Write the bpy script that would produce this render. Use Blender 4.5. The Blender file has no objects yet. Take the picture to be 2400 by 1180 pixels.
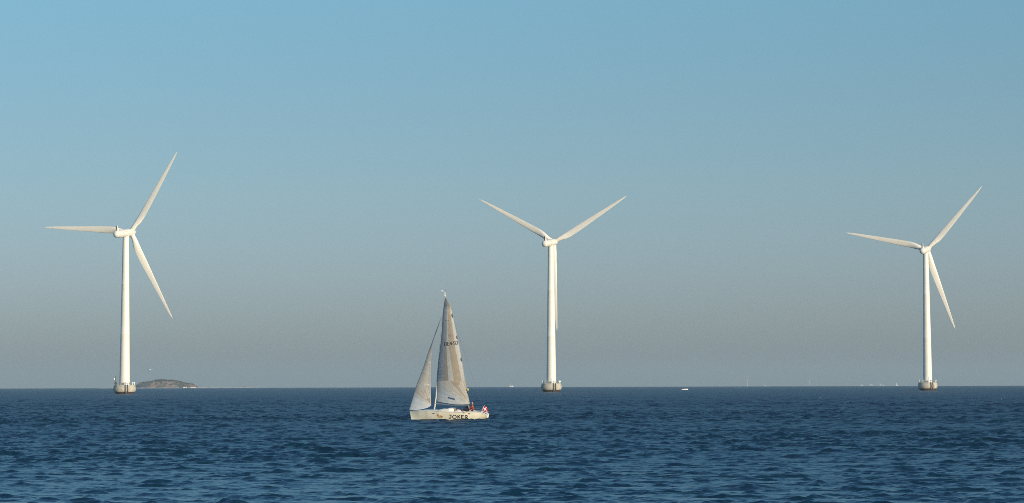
import bpy, math, random
import numpy as np
from mathutils import Matrix, Vector

R_ = math.radians
S = bpy.context.scene
COL = S.collection
random.seed(7)
rng = np.random.default_rng(11)

# ------------------------------------------------------------------ camera
F = 6500.0            # focal length in photo pixels (photo is 2400 wide)
CAMZ = 3.3            # eye height above the water, standing on a boat deck
PITCH = math.atan(521 / F)
ROLL = 0.0028
camd = bpy.data.cameras.new("camera")
cam = bpy.data.objects.new("camera", camd)
COL.objects.link(cam)
CAMM = Matrix.Translation((0, 0, CAMZ)) @ Matrix.Rotation(math.pi / 2 + PITCH, 4, 'X') @ Matrix.Rotation(-ROLL, 4, 'Z')
cam.matrix_world = CAMM
camd.sensor_width = 36
camd.lens = F / 2400 * 36
camd.shift_y = -210 / 2400
camd.clip_start = 0.5
camd.clip_end = 60000
S.camera = cam
S.render.resolution_x = 1024
S.render.resolution_y = 503
RE = 6.371e6          # radius of the earth: the sea curves and the horizon is real

# ------------------------------------------------------------------ light
SUN_EL = R_(11.0)
SUN_AZ = R_(138.0)    # clockwise from the viewing direction (+Y): behind, right
sun_dir = Vector((math.sin(SUN_AZ) * math.cos(SUN_EL), math.cos(SUN_AZ) * math.cos(SUN_EL), math.sin(SUN_EL)))
sd = bpy.data.lights.new("sun", 'SUN')
sd.energy = 5.0
sd.angle = R_(0.5)
sd.color = (1.0, 0.85, 0.63)
sun = bpy.data.objects.new("sun", sd)
COL.objects.link(sun)
sun.rotation_euler = (-sun_dir).to_track_quat('-Z', 'Y').to_euler()
sun.location = (60, -60, 120)

W = bpy.data.worlds.new("World")
S.world = W
W.use_nodes = True
nt = W.node_tree
for n in list(nt.nodes):
    nt.nodes.remove(n)
out = nt.nodes.new("ShaderNodeOutputWorld")
bg = nt.nodes.new("ShaderNodeBackground")
sky = nt.nodes.new("ShaderNodeTexSky")
sky.sky_type = 'NISHITA'
sky.sun_disc = False
sky.sun_elevation = SUN_EL
sky.sun_rotation = SUN_AZ
sky.altitude = 0
sky.air_density = 0.85
sky.dust_density = 0.7
sky.ozone_density = 4.0
bg.inputs[1].default_value = 0.144
SKYK = 1.6
# the clear air of the evening: a mild colour balance of the sky by elevation
geo = nt.nodes.new("ShaderNodeTexCoord")
sep = nt.nodes.new("ShaderNodeSeparateXYZ")
nt.links.new(geo.outputs["Generated"], sep.inputs[0])
mrg = nt.nodes.new("ShaderNodeMapRange")
mrg.inputs["From Min"].default_value = 0.0; mrg.inputs["From Max"].default_value = 0.60
nt.links.new(sep.outputs["Z"], mrg.inputs[0])
rampn = nt.nodes.new("ShaderNodeValToRGB")
rampn.color_ramp.interpolation = 'B_SPLINE'
els = rampn.color_ramp.elements
stops = [(0.0, (.87, .89, .98)), (0.05, (1.08, .955, 1.05)), (0.115, (1.19, 1.035, .94)), (0.235, (1.13, 1.17, .96)), (.43, (1.55, 1.84, 1.46)), (1.0, (2.0, 2.65, 2.05))]
els[0].position = 0; els[0].color = tuple(c * .5 for c in stops[0][1]) + (1,)
els[1].position = 1; els[1].color = tuple(c * .5 for c in stops[-1][1]) + (1,)
for p_, c_ in stops[1:-1]:
    e = els.new(p_); e.color = tuple(c * .5 for c in c_) + (1,)
nt.links.new(mrg.outputs[0], rampn.inputs[0])
mulk = nt.nodes.new("ShaderNodeVectorMath"); mulk.operation = 'SCALE'; mulk.inputs["Scale"].default_value = SKYK
nt.links.new(rampn.outputs[0], mulk.inputs[0])
mulw = nt.nodes.new("ShaderNodeVectorMath"); mulw.operation = 'MULTIPLY'
nt.links.new(sky.outputs[0], mulw.inputs[0]); nt.links.new(mulk.outputs[0], mulw.inputs[1])
nt.links.new(mulw.outputs[0], bg.inputs[0])
nt.links.new(bg.outputs[0], out.inputs[0])

S.view_settings.view_transform = 'Standard'
S.view_settings.look = 'None'
S.view_settings.exposure = 0.0
S.view_settings.gamma = 1.0
S.cycles.max_bounces = 6
S.cycles.volume_bounces = 1
S.cycles.use_denoising = False
S.cycles.pixel_filter_type = 'BLACKMAN_HARRIS'
S.cycles.filter_width = 0.9

# ------------------------------------------------------------------ helpers
def ray(px, py):
    d = Vector(((px - 1200) / F, -(py - 380) / F, -1.0))
    return (CAMM.to_3x3() @ d).normalized()

def at_range(px, py, dist):
    """world point on the ray through a photo pixel, at the ground range dist"""
    d = ray(px, py)
    t = dist / math.hypot(d.x, d.y)
    return Vector((0, 0, CAMZ)) + d * t

def sea_z(x, y):
    return -(x * x + y * y) / (2 * RE)

def tag(o, label=None, cat=None, group=None, kind=None):
    if label: o['label'] = label
    if cat: o['category'] = cat
    if group: o['group'] = group
    if kind: o['kind'] = kind
    return o

def empty(name, loc=(0, 0, 0), rz=0.0):
    o = bpy.data.objects.new(name, None)
    COL.objects.link(o)
    o.location = loc
    o.rotation_euler = (0, 0, rz)
    o.empty_display_size = 0.5
    return o

class MB:
    """collects faces and builds ONE mesh object"""
    def __init__(s):
        s.v, s.f, s.m = [], [], []
    def add(s, vs, fs, mi=0):
        b = len(s.v)
        s.v += [tuple(p) for p in vs]
        for f in fs:
            s.f.append(tuple(b + i for i in f)); s.m.append(mi)
        return s
    def box(s, c, size, mat=None, mi=0):
        x, y, z = size[0] / 2, size[1] / 2, size[2] / 2
        vs = [Vector((sx * x, sy * y, sz * z)) for sx in (-1, 1) for sy in (-1, 1) for sz in (-1, 1)]
        if mat is not None: vs = [mat @ p for p in vs]
        vs = [p + Vector(c) for p in vs]
        return s.add(vs, [(0, 1, 3, 2), (4, 6, 7, 5), (0, 4, 5, 1), (2, 3, 7, 6), (0, 2, 6, 4), (1, 5, 7, 3)], mi)
    def lathe(s, prof, n=32, M=None, mi=0, caps=True):
        """prof: list of (axis position, radius) turned round local Z"""
        vs, fs = [], []
        for z, r in prof:
            for k in range(n):
                a = 2 * math.pi * k / n
                p = Vector((r * math.cos(a), r * math.sin(a), z))
                vs.append(M @ p if M is not None else p)
        for i in range(len(prof) - 1):
            for k in range(n):
                k2 = (k + 1) % n
                fs.append((i * n + k, i * n + k2, (i + 1) * n + k2, (i + 1) * n + k))
        if caps:
            fs.append(tuple(range(n - 1, -1, -1)))
            fs.append(tuple((len(prof) - 1) * n + k for k in range(n)))
        return s.add(vs, fs, mi)
    def tube(s, pts, rad, n=8, mi=0):
        pts = [Vector(p) for p in pts]
        if not hasattr(rad, '__len__'): rad = [rad] * len(pts)
        vs, fs = [], []
        up = None
        for i, p in enumerate(pts):
            a = pts[max(i - 1, 0)]; b = pts[min(i + 1, len(pts) - 1)]
            t = (b - a).normalized()
            if up is None:
                up = Vector((0, 0, 1)) if abs(t.z) < .9 else Vector((1, 0, 0))
            x = (up - t * up.dot(t)).normalized()
            up = x
            y = t.cross(x)
            for k in range(n):
                an = 2 * math.pi * k / n
                vs.append(p + x * math.cos(an) * rad[i] + y * math.sin(an) * rad[i])
        for i in range(len(pts) - 1):
            for k in range(n):
                k2 = (k + 1) % n
                fs.append((i * n + k, i * n + k2, (i + 1) * n + k2, (i + 1) * n + k))
        fs.append(tuple(range(n - 1, -1, -1)))
        fs.append(tuple((len(pts) - 1) * n + k for k in range(n)))
        return s.add(vs, fs, mi)
    def grid(s, rows, mi=0, closed=False):
        n = len(rows[0])
        vs = [p for r in rows for p in r]
        fs = []
        for i in range(len(rows) - 1):
            for k in range(n if closed else n - 1):
                k2 = (k + 1) % n
                fs.append((i * n + k, i * n + k2, (i + 1) * n + k2, (i + 1) * n + k))
        return s.add(vs, fs, mi)
    def build(s, name, mats, parent=None, smooth=True, angle=35):
        me = bpy.data.meshes.new(name)
        me.from_pydata(s.v, [], s.f)
        if not isinstance(mats, (list, tuple)): mats = [mats]
        for m in mats: me.materials.append(m)
        me.polygons.foreach_set("material_index", s.m)
        if smooth:
            me.polygons.foreach_set("use_smooth", [True] * len(me.polygons))
            try: me.set_sharp_from_angle(angle=R_(angle))
            except Exception: pass
        me.update()
        o = bpy.data.objects.new(name, me)
        COL.objects.link(o)
        if parent is not None: o.parent = parent
        return o

def children(o): return [c for c in bpy.data.objects if c.parent is o]
def copy_tree(o, parent=None):
    kids = children(o)
    c = o.copy(); COL.objects.link(c); c.parent = parent
    for ch in kids: copy_tree(ch, c)
    return c

def mat(name, col, rough=0.5, metal=0.0, var=0.0, vscale=2.0, col2=None, c2lo=.5, c2hi=.7, c2scale=3.0, spec=None, bump=0, stretch=(1, 1, 1)):
    m = bpy.data.materials.new(name)
    m.use_nodes = True
    t = m.node_tree
    b = t.nodes["Principled BSDF"]
    b.inputs["Roughness"].default_value = rough
    b.inputs["Metallic"].default_value = metal
    if spec is not None: b.inputs["Specular IOR Level"].default_value = spec
    tc = t.nodes.new("ShaderNodeTexCoord")
    mp = t.nodes.new("ShaderNodeMapping")
    mp.inputs["Scale"].default_value = stretch
    t.links.new(tc.outputs["Object"], mp.inputs[0])
    no = t.nodes.new("ShaderNodeTexNoise")
    no.inputs["Scale"].default_value = vscale
    no.inputs["Detail"].default_value = 5
    t.links.new(mp.outputs[0], no.inputs["Vector"])
    mr = t.nodes.new("ShaderNodeMapRange")
    mr.inputs["From Min"].default_value = .3; mr.inputs["From Max"].default_value = .7
    mr.inputs["To Min"].default_value = 1 - var; mr.inputs["To Max"].default_value = 1 + var
    t.links.new(no.outputs["Fac"], mr.inputs[0])
    mx = t.nodes.new("ShaderNodeVectorMath"); mx.operation = 'SCALE'
    t.links.new(mr.outputs[0], mx.inputs["Scale"])
    if col2 is None:
        mx.inputs[0].default_value = col
    else:
        n2 = t.nodes.new("ShaderNodeTexNoise"); n2.inputs["Scale"].default_value = c2scale; n2.inputs["Detail"].default_value = 6
        t.links.new(mp.outputs[0], n2.inputs["Vector"])
        r2 = t.nodes.new("ShaderNodeMapRange"); r2.inputs["From Min"].default_value = c2lo; r2.inputs["From Max"].default_value = c2hi
        t.links.new(n2.outputs["Fac"], r2.inputs[0])
        mi = t.nodes.new("ShaderNodeMix"); mi.data_type = 'RGBA'
        mi.inputs["A"].default_value = (*col, 1); mi.inputs["B"].default_value = (*col2, 1)
        t.links.new(r2.outputs[0], mi.inputs["Factor"])
        t.links.new(mi.outputs["Result"], mx.inputs[0])
    t.links.new(mx.outputs[0], b.inputs["Base Color"])
    if bump:
        bp = t.nodes.new("ShaderNodeBump"); bp.inputs["Strength"].default_value = bump; bp.inputs["Distance"].default_value = .05
        t.links.new(no.outputs["Fac"], bp.inputs["Height"]); t.links.new(bp.outputs[0], b.inputs["Normal"])
    return m

def stroke_mesh(mb, pts, w, surf, closed=False, step=.6):
    """a flat painted stroke along photo-plane points, laid on surf(x, y) -> 3D"""
    P = [Vector((p[0], p[1])) for p in pts]
    if closed: P.append(P[0])
    Q = [P[0]]
    for a, b in zip(P[:-1], P[1:]):
        n = max(1, int((b - a).length / step))
        Q += [a.lerp(b, (k + 1) / n) for k in range(n)]
    rows = []
    for i, q in enumerate(Q):
        a = Q[max(i - 1, 0)] if not (closed and i == 0) else Q[-2]
        b = Q[min(i + 1, len(Q) - 1)] if not (closed and i == len(Q) - 1) else Q[1]
        t = (b - a).normalized(); nrm = Vector((-t.y, t.x)) * w / 2
        rows.append([surf(q.x + nrm.x, q.y + nrm.y), surf(q.x - nrm.x, q.y - nrm.y)])
    mb.grid(rows)

# ------------------------------------------------------------------ the sea
WIND = R_(18.0)                         # wind comes from the far right
wdir = np.array([-math.sin(WIND), -math.cos(WIND)])

def wave_set(n=220, lmin=0.16, lmax=8.0):
    waves = []
    lam = np.exp(np.linspace(math.log(lmin), math.log(lmax), n)) * rng.uniform(.96, 1.04, n)
    peak = 1.2
    for L in lam:
        k = 2 * math.pi / L
        spread = 0.62 if L < peak else 0.34
        if L < .6: spread = 0.7
        th = math.atan2(wdir[1], wdir[0]) + rng.normal(0, spread)
        shape = 1.0 if L < peak else math.exp(-((L / peak - 1) * 1.1) ** 2)
        shape *= 0.75 + 0.55 * min(1.0, L / .9)
        if L > 2.4: shape += .09
        waves.append((k, math.cos(th), math.sin(th), shape, rng.uniform(0, 2 * math.pi), L))
    tot = math.sqrt(sum(w[3] ** 2 / 2 for w in waves))
    return waves, tot

def make_sea():
    SL = 0.235                           # rms slope carried by the resolved waves
    BASE = 0.022                         # rms slope of ripples too small to model
    waves, tot = wave_set()
    fine = np.arange(-13.5, 13.5001, 0.034)
    coarse = np.concatenate([np.arange(14.0, 30, 0.25), np.arange(30, 330, 2.0), np.arange(330, 346, 0.25)])[1:]
    az = np.radians(np.concatenate([fine, coarse]))
    nc = len(az)
    r = [1.5]
    while r[-1] < 26000:
        d = r[-1]
        if d < 68: dr = 0.30 if d > 8 else 0.8
        elif d < 1500: dr = 0.050 * (d / 77) ** 1.0
        else: dr = 0.974 * (d / 1500) ** 2.0
        r.append(d + dr)
    r = np.array(r, dtype=np.float64)
    dr = np.gradient(r)
    nr = len(r)
    ca, sa = np.sin(az), np.cos(az)     # x = r sin az, y = r cos az
    X = (r[:, None] * ca[None, :])
    Y = (r[:, None] * sa[None, :])
    Z = -(X * X + Y * Y) / (2 * RE)
    DX = np.zeros((nr, nc), np.float32); DY = np.zeros_like(DX); DZ = np.zeros_like(DX)
    # slow gusts: patches of livelier and calmer water
    gust = np.ones((nr, nc), np.float32)
    for _ in range(14):
        L = rng.uniform(25, 160); th = rng.uniform(0, 2 * math.pi); ph = rng.uniform(0, 6.28)
        gust += 0.055 * np.sin(2 * math.pi / L * (math.cos(th) * X + math.sin(th) * Y) + ph).astype(np.float32)
    # wavelets bunch into steep little groups with calmer water between them
    env = np.zeros((nr, nc), np.float32)
    for _ in range(30):
        L = math.exp(rng.uniform(math.log(0.7), math.log(8))); th = math.atan2(wdir[1], wdir[0]) + rng.normal(0, .45); ph = rng.uniform(0, 6.28)
        q = L / dr; w = np.clip((q - 2.4) / 2.6, 0, 1)
        n1 = int((w > 0).sum()); k = 2 * math.pi / L
        env[:n1] += (w[:n1, None] * np.sin(np.mod(k * (math.cos(th) * X[:n1] + math.sin(th) * Y[:n1]) + ph, 2 * math.pi))).astype(np.float32)
    env /= math.sqrt(15)
    env = np.minimum(np.exp(.58 * env - .17), 1.75)
    removed = np.zeros(nr)
    for k, cx, cy, shp, ph, L in waves:
        s = shp / tot * SL               # slope amplitude
        q = L / dr
        w = np.clip((q - 2.0) / 2.2, 0, 1); w = w * w * (3 - 2 * w)
        removed += (1 - w ** 2) * s * s / 2
        idx = np.where(w > 0.001)[0]
        if len(idx) == 0: continue
        n1 = idx[-1] + 1
        a = s / k
        arg = np.mod(k * (cx * X[:n1] + cy * Y[:n1]) + ph, 2 * math.pi).astype(np.float32)
        g = (w[:n1, None] * a).astype(np.float32) * gust[:n1]
        if L < 2.2: g = g * env[:n1]
        c = np.cos(arg) * g
        DZ[:n1] += c
        sn = np.sin(arg) * g * (1.0 if L > .8 else .6)
        DX[:n1] -= sn * cx; DY[:n1] -= sn * cy
    # no displacement on the coarse columns far from the view
    fade = np.ones(nc, np.float32); 
    adeg = np.degrees(az); adeg = np.where(adeg > 180, adeg - 360, adeg)
    fade = np.clip((40 - np.abs(adeg)) / 20, 0, 1).astype(np.float32)
    X = X + DX * fade; Y = Y + DY * fade; Z = Z + DZ * fade
    co = np.stack([X, Y, Z], -1).reshape(-1, 3).astype(np.float32)
    i = np.arange(nr - 1)[:, None]; j = np.arange(nc)[None, :]; j2 = (j + 1) % nc
    f = np.stack([i * nc + j, (i + 1) * nc + j, (i + 1) * nc + j2, i * nc + j2], -1).reshape(-1, 4)
    nf = len(f)
    me = bpy.data.meshes.new("sea")
    me.vertices.add(len(co)); me.vertices.foreach_set("co", co.ravel())
    me.loops.add(nf * 4); me.loops.foreach_set("vertex_index", f.ravel().astype(np.int32))
    me.polygons.add(nf)
    me.polygons.foreach_set("loop_start", np.arange(0, nf * 4, 4, dtype=np.int32))
    me.polygons.foreach_set("use_smooth", np.ones(nf, dtype=bool))
    me.update(calc_edges=True)
    # half of the slope lost to the mesh spacing comes back as ripples in the material
    alpha = np.sqrt(2 * (removed * .35 + BASE ** 2))
    att = me.attributes.new("chop", 'FLOAT', 'POINT')
    att.data.foreach_set("value", np.repeat(np.sqrt(removed * .65) + .10, nc).astype(np.float32))
    rough = np.sqrt(np.clip(alpha, 0, 1))
    at = me.attributes.new("ripple", 'FLOAT', 'POINT')
    at.data.foreach_set("value", np.repeat(rough, nc).astype(np.float32))
    m = bpy.data.materials.new("sea_water"); m.use_nodes = True
    t = m.node_tree; b = t.nodes["Principled BSDF"]
    b.inputs["Base Color"].default_value = (0.004, 0.028, 0.052, 1)
    b.inputs["IOR"].default_value = 1.38
    a = t.nodes.new("ShaderNodeAttribute"); a.attribute_name = "ripple"
    t.links.new(a.outputs["Fac"], b.inputs["Roughness"])
    a2 = t.nodes.new("ShaderNodeAttribute"); a2.attribute_name = "chop"
    tc = t.nodes.new("ShaderNodeTexCoord")
    mp = t.nodes.new("ShaderNodeMapping"); mp.inputs["Rotation"].default_value = (0, 0, WIND)
    mp.inputs["Scale"].default_value = (.55, 1, 1)
    t.links.new(tc.outputs["Object"], mp.inputs[0])
    prev = None
    for sc, amp in ((9.0, .13), (4.0, .30), (1.7, .60)):
        no = t.nodes.new("ShaderNodeTexNoise"); no.inputs["Scale"].default_value = sc; no.inputs["Detail"].default_value = 1.5
        t.links.new(mp.outputs[0], no.inputs["Vector"])
        mu = t.nodes.new("ShaderNodeMath"); mu.operation = 'MULTIPLY_ADD'; mu.inputs[1].default_value = amp
        t.links.new(no.outputs["Fac"], mu.inputs[0])
        if prev: t.links.new(prev.outputs[0], mu.inputs[2])
        else: mu.inputs[2].default_value = 0
        prev = mu
    hh = t.nodes.new("ShaderNodeMath"); hh.operation = 'MULTIPLY'
    t.links.new(prev.outputs[0], hh.inputs[0]); t.links.new(a2.outputs["Fac"], hh.inputs[1])
    bp = t.nodes.new("ShaderNodeBump"); bp.inputs["Strength"].default_value = 1; bp.inputs["Distance"].default_value = 1.0
    t.links.new(hh.outputs[0], bp.inputs["Height"]); t.links.new(bp.outputs[0], b.inputs["Normal"])
    me.materials.append(m)
    o = bpy.data.objects.new("sea", me); COL.objects.link(o)
    tag(o, kind='structure')
    print("SEA", nr, nc, nr * nc)
make_sea()

# ------------------------------------------------------------------ island
def at_px(px, D, z):
    """world point whose photo column is px, at range D, height z"""
    d = ray(px, 900); t = D / math.hypot(d.x, d.y)
    return Vector((d.x * t, d.y * t, z))

ID = 4500.0
IZ = -ID * ID / (2 * RE)
IS = ID / F
M_island = mat("island_soil", (.30, .215, .14), .95, var=.3, vscale=.06, col2=(.12, .115, .085), c2lo=.46, c2hi=.58, c2scale=.045, stretch=(1, .6, 1.6))
M_sand = mat("beach_sand", (.62, .56, .48), .95, var=.2, vscale=.1)
M_bush = mat("bush_leaves", (.075, .068, .05), .9, var=.4, vscale=.3)

prof_x = [314, 318, 328.6, 347.6, 358, 366.6, 382.5, 394, 406, 418, 430, 450.6, 461.7, 468, 474]
prof_h = [0, 5, 13.5, 16, 17, 19.5, 19.8, 18.3, 18.6, 16.4, 13.5, 10.3, 5.2, 1.6, 0]
def make_island():
    nx, ny = 170, 60
    rows = []
    r2 = random.Random(3)
    from mathutils import noise
    for j in range(ny):
        v = -1 + 2 * j / (ny - 1)
        row = []
        for i in range(nx):
            px = 313 + (475 - 313) * i / (nx - 1)
            h = np.interp(px, prof_x, prof_h) * IS
            p0 = at_px(px, ID, 0)
            wy = 75 * math.sqrt(max(0.02, 1 - ((px - 394) / 82) ** 2))
            fall = max(0.0, 1 - abs(v) ** 1.9) ** .75
            n1 = noise.fractal(Vector((px * .07, v * 2.2, 1.3)), 1.0, 2.0, 5)
            n2 = noise.fractal(Vector((px * .25, v * 5.2, 7.3)), 1.0, 2.0, 4)
            z = h * fall * (1 + .22 * n1 * (1 - fall * .7)) + .7 * n2 * fall * (h > 1) - .9
            row.append(Vector((p0.x, p0.y + v * wy, IZ + z)))
        rows.append(row)
    o = MB().grid(rows).build("island_hill", M_island, angle=180)
    tag(o, kind='structure')
    # bushes on the hill: uneven clumps of leaf faces
    mb = MB()
    for _ in range(330):
        px = r2.uniform(322, 462); v = r2.choice([r2.uniform(-.25, .2), r2.uniform(-.9, .2)])
        if v < -.3 and r2.random() < .45: continue
        h = np.interp(px, prof_x, prof_h) * IS
        wy = 75 * math.sqrt(max(0.02, 1 - ((px - 394) / 82) ** 2))
        p0 = at_px(px, ID, 0)
        z = h * max(0, 1 - abs(v) ** 1.9) ** .75 + IZ - 1.0
        s = r2.uniform(.5, 1.5) * (1.25 if 360 < px < 430 else .9)
        for _k in range(38):
            c = Vector((p0.x + r2.gauss(0, .5) * s, p0.y + v * wy + r2.gauss(0, .5) * s, z + abs(r2.gauss(.45, .42)) * s))
            d1 = Vector((r2.uniform(-1, 1), r2.uniform(-1, 1), r2.uniform(-1, 1))).normalized() * .28 * s
            d2 = Vector((r2.uniform(-1, 1), r2.uniform(-1, 1), r2.uniform(-1, 1))).normalized() * .28 * s
            mb.add([c - d1, c - d2, c + d1, c + d2], [(0, 1, 2, 3)])
    tag(mb.build("island_bushes", M_bush, smooth=False), "dark low bushes scattered over the brown island hill", "bushes", kind='stuff')
    # low sandy spit
    rows = []
    for i in range(200):
        px = 246 + (607 - 246) * i / 199
        p0 = at_px(px, ID, 0)
        e = min(1, (607 - px) / 14, (px - 246) / 14)
        hh = (.95 + .35 * math.sin(px * .35) * math.sin(px * .11 + 1)) * max(0, e) ** .6
        if px < 300: hh *= .5
        row = []
        for k, (dy, fz) in enumerate(((-26, -1.0), (-20, .25), (-13, .75), (-4, 1), (8, .95), (16, .5), (26, -1.0))):
            row.append(Vector((p0.x, p0.y + dy - 62 * min(1, max(0, (500 - px) / 60)), IZ + hh * fz + .1 - (.6 if fz < 0 else 0))))
        rows.append(row)
    tag(MB().grid(rows).build("sandbank", M_sand, angle=180), kind='structure')
make_island()

M_white_wall = mat("white_wall", (.72, .70, .66), .8, var=.06)
M_roof = mat("roof_tiles", (.16, .09, .07), .8, var=.15)
M_grey = mat("grey_metal", (.30, .31, .31), .5, metal=.3, var=.1)
M_dark = mat("dark_metal", (.03, .035, .035), .5, var=.1)
M_redpaint = mat("red_paint", (.30, .07, .06), .5, var=.15)
M_whitepaint = mat("white_paint", (.78, .77, .73), .4, var=.04)

def cottage(px, w, h, label, D=ID - 78):
    p = at_px(px, D, IZ + .5)
    t = empty("cottage", p, R_(8))
    tag(t, label, "cottage", "white cottages on the island shore")
    d = w * .6
    MB().box((0, 0, h / 2), (w, d, h)).build("wall", M_white_wall, t, smooth=False)
    e = .25
    MB().add([(-w/2 - e, -d/2 - e, h), (w/2 + e, -d/2 - e, h), (w/2 + e, d/2 + e, h), (-w/2 - e, d/2 + e, h), (-w/2 - e, 0, h + d * .32), (w/2 + e, 0, h + d * .32)],
             [(0, 1, 5, 4), (2, 3, 4, 5), (0, 4, 3), (1, 2, 5), (3, 2, 1, 0)]).build("roof", M_roof, t, smooth=False)
    for k in (-.3, .28):
        MB().box((w * k, -d / 2 - .03, h * .55), (w * .10, .06, h * .3)).build("window", M_grey, t, smooth=False)
    MB().box((0, -d / 2 - .03, h * .42), (w * .12, .06, h * .8)).build("door", M_dark, t, smooth=False)
cottage(434, 5.8, 1.6, "smaller white cottage at the right foot of the island hill")
cottage(452.5, 7.6, 1.7, "longer white cottage at the island's right-hand tip")
def pole_thing(name, px, D, h, r, label, cat, mats, z0=None):
    p = at_px(px, D, (sea_z(0, D) if z0 is None else z0))
    t = empty(name, p)
    tag(t, label, cat)
    return t
t = pole_thing("flagpole", 459, ID - 25, 7, .1, "thin pale flagpole beside the longer white cottage", "flagpole", None, IZ + .4)
MB().lathe([(0, .16), (7.2, .1)], 10).build("pole", M_whitepaint, t)
MB().lathe([(7.2, .1), (7.35, .22), (7.5, .22), (7.65, .05)], 10).build("finial", M_whitepaint, t)
M_faint = mat("faint_grey_pole", (.40, .41, .41), .8)  # even pale grey, duller than the white flagpole
t = pole_thing("beacon_pole", 513, ID, 7, .1, "faint pale beacon pole on the low sandbank", "beacon", None, IZ + .9)
MB().lathe([(0, .22), (6.5, .12)], 10).build("pole", M_faint, t)
MB().lathe([(6.5, .2), (7.2, .2), (7.6, .05)], 10).build("top_mark", M_faint, t)
t = pole_thing("red_hut", 574, ID, 3, .1, "tiny red hut standing alone on the low sandbank", "hut", None, IZ + .9)
MB().box((0, 0, .8), (1.9, 1.6, 1.6)).build("wall", M_redpaint, t, smooth=False)
MB().add([(-1.1, -1, 1.6), (1.1, -1, 1.6), (1.1, 1, 1.6), (-1.1, 1, 1.6), (0, 0, 2.4)], [(0, 1, 4), (1, 2, 4), (2, 3, 4), (3, 0, 4), (3, 2, 1, 0)]).build("roof", M_roof, t, smooth=False)

# ------------------------------------------------------------------ wind turbines
M_turb = mat("turbine_paint", (.80, .76, .66), .42, var=.035, vscale=.35, col2=(.78, .74, .65), c2lo=.55, c2hi=.85, c2scale=.5, stretch=(1, 1, .25))
M_blade = mat("blade_gelcoat", (.84, .79, .69), .40, var=.02, vscale=.5, col2=(.76, .70, .59), c2lo=.5, c2hi=.8, c2scale=.35, stretch=(1, 1, .3))
M_fender = mat("dark_fender", (.06, .058, .045), .7, var=.2)

def concrete_mat():
    m = mat("foundation_concrete", (.47, .43, .34), .9, var=.16, vscale=1.4, col2=(.33, .30, .24), c2lo=.5, c2hi=.75, c2scale=.6, bump=.15, stretch=(1, 1, .5))
    t = m.node_tree; b = t.nodes["Principled BSDF"]
    src = b.inputs["Base Color"].links[0].from_socket
    tc = t.nodes.new("ShaderNodeTexCoord"); sp = t.nodes.new("ShaderNodeSeparateXYZ")
    t.links.new(tc.outputs["Object"], sp.inputs[0])
    no = t.nodes.new("ShaderNodeTexNoise"); no.inputs["Scale"].default_value = 1.1; no.inputs["Detail"].default_value = 6
    t.links.new(tc.outputs["Object"], no.inputs["Vector"])
    ad = t.nodes.new("ShaderNodeMath"); ad.operation = 'MULTIPLY_ADD'; ad.inputs[1].default_value = -.9
    t.links.new(no.outputs["Fac"], ad.inputs[0]); t.links.new(sp.outputs["Z"], ad.inputs[2])
    mr = t.nodes.new("ShaderNodeMapRange"); mr.inputs["From Min"].default_value = .50; mr.inputs["From Max"].default_value = .72
    t.links.new(ad.outputs[0], mr.inputs[0])
    mi = t.nodes.new("ShaderNodeMix"); mi.data_type = 'RGBA'
    mi.inputs["A"].default_value = (.055, .042, .03, 1)
    t.links.new(mr.outputs[0], mi.inputs["Factor"]); t.links.new(src, mi.inputs["B"])
    t.links.new(mi.outputs["Result"], b.inputs["Base Color"])
    return m
M_conc = concrete_mat()

PSI = R_(18.3)         # rotor axis, clockwise from +Y
HUB = 65.4
TILT = R_(6.0)
ROTD = 4.7
n_ax = Vector((math.sin(PSI) * math.cos(TILT), math.cos(PSI) * math.cos(TILT), math.sin(TILT)))
u_ax = Vector((math.cos(PSI), -math.sin(PSI), 0))
v_ax = u_ax.cross(n_ax)
HUBP = Vector((0, 0, HUB)) + n_ax * ROTD - Vector((0, 0, ROTD * math.sin(TILT)))

def blade_matrix(phase):
    c, s = math.cos(phase), math.sin(phase)
    z = u_ax * c + v_ax * s
    x = u_ax * s - v_ax * c
    y = n_ax
    M = Matrix.Identity(4)
    for i in range(3):
        M[i][0], M[i][1], M[i][2], M[i][3] = x[i], y[i], z[i], HUBP[i]
    return M

FPROF = [(z_, r_ * .972) for z_, r_ in [(-2.2, 2.2), (-1, 2.7), (0, 3.3), (.45, 3.72), (.95, 4.2), (1.4, 4.47), (1.9, 4.62), (2.4, 4.62), (3.0, 4.5), (3.55, 4.34), (3.68, 4.30)]]
def frad(z): return float(np.interp(z, [p[0] for p in FPROF], [p[1] for p in FPROF]))

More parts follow.
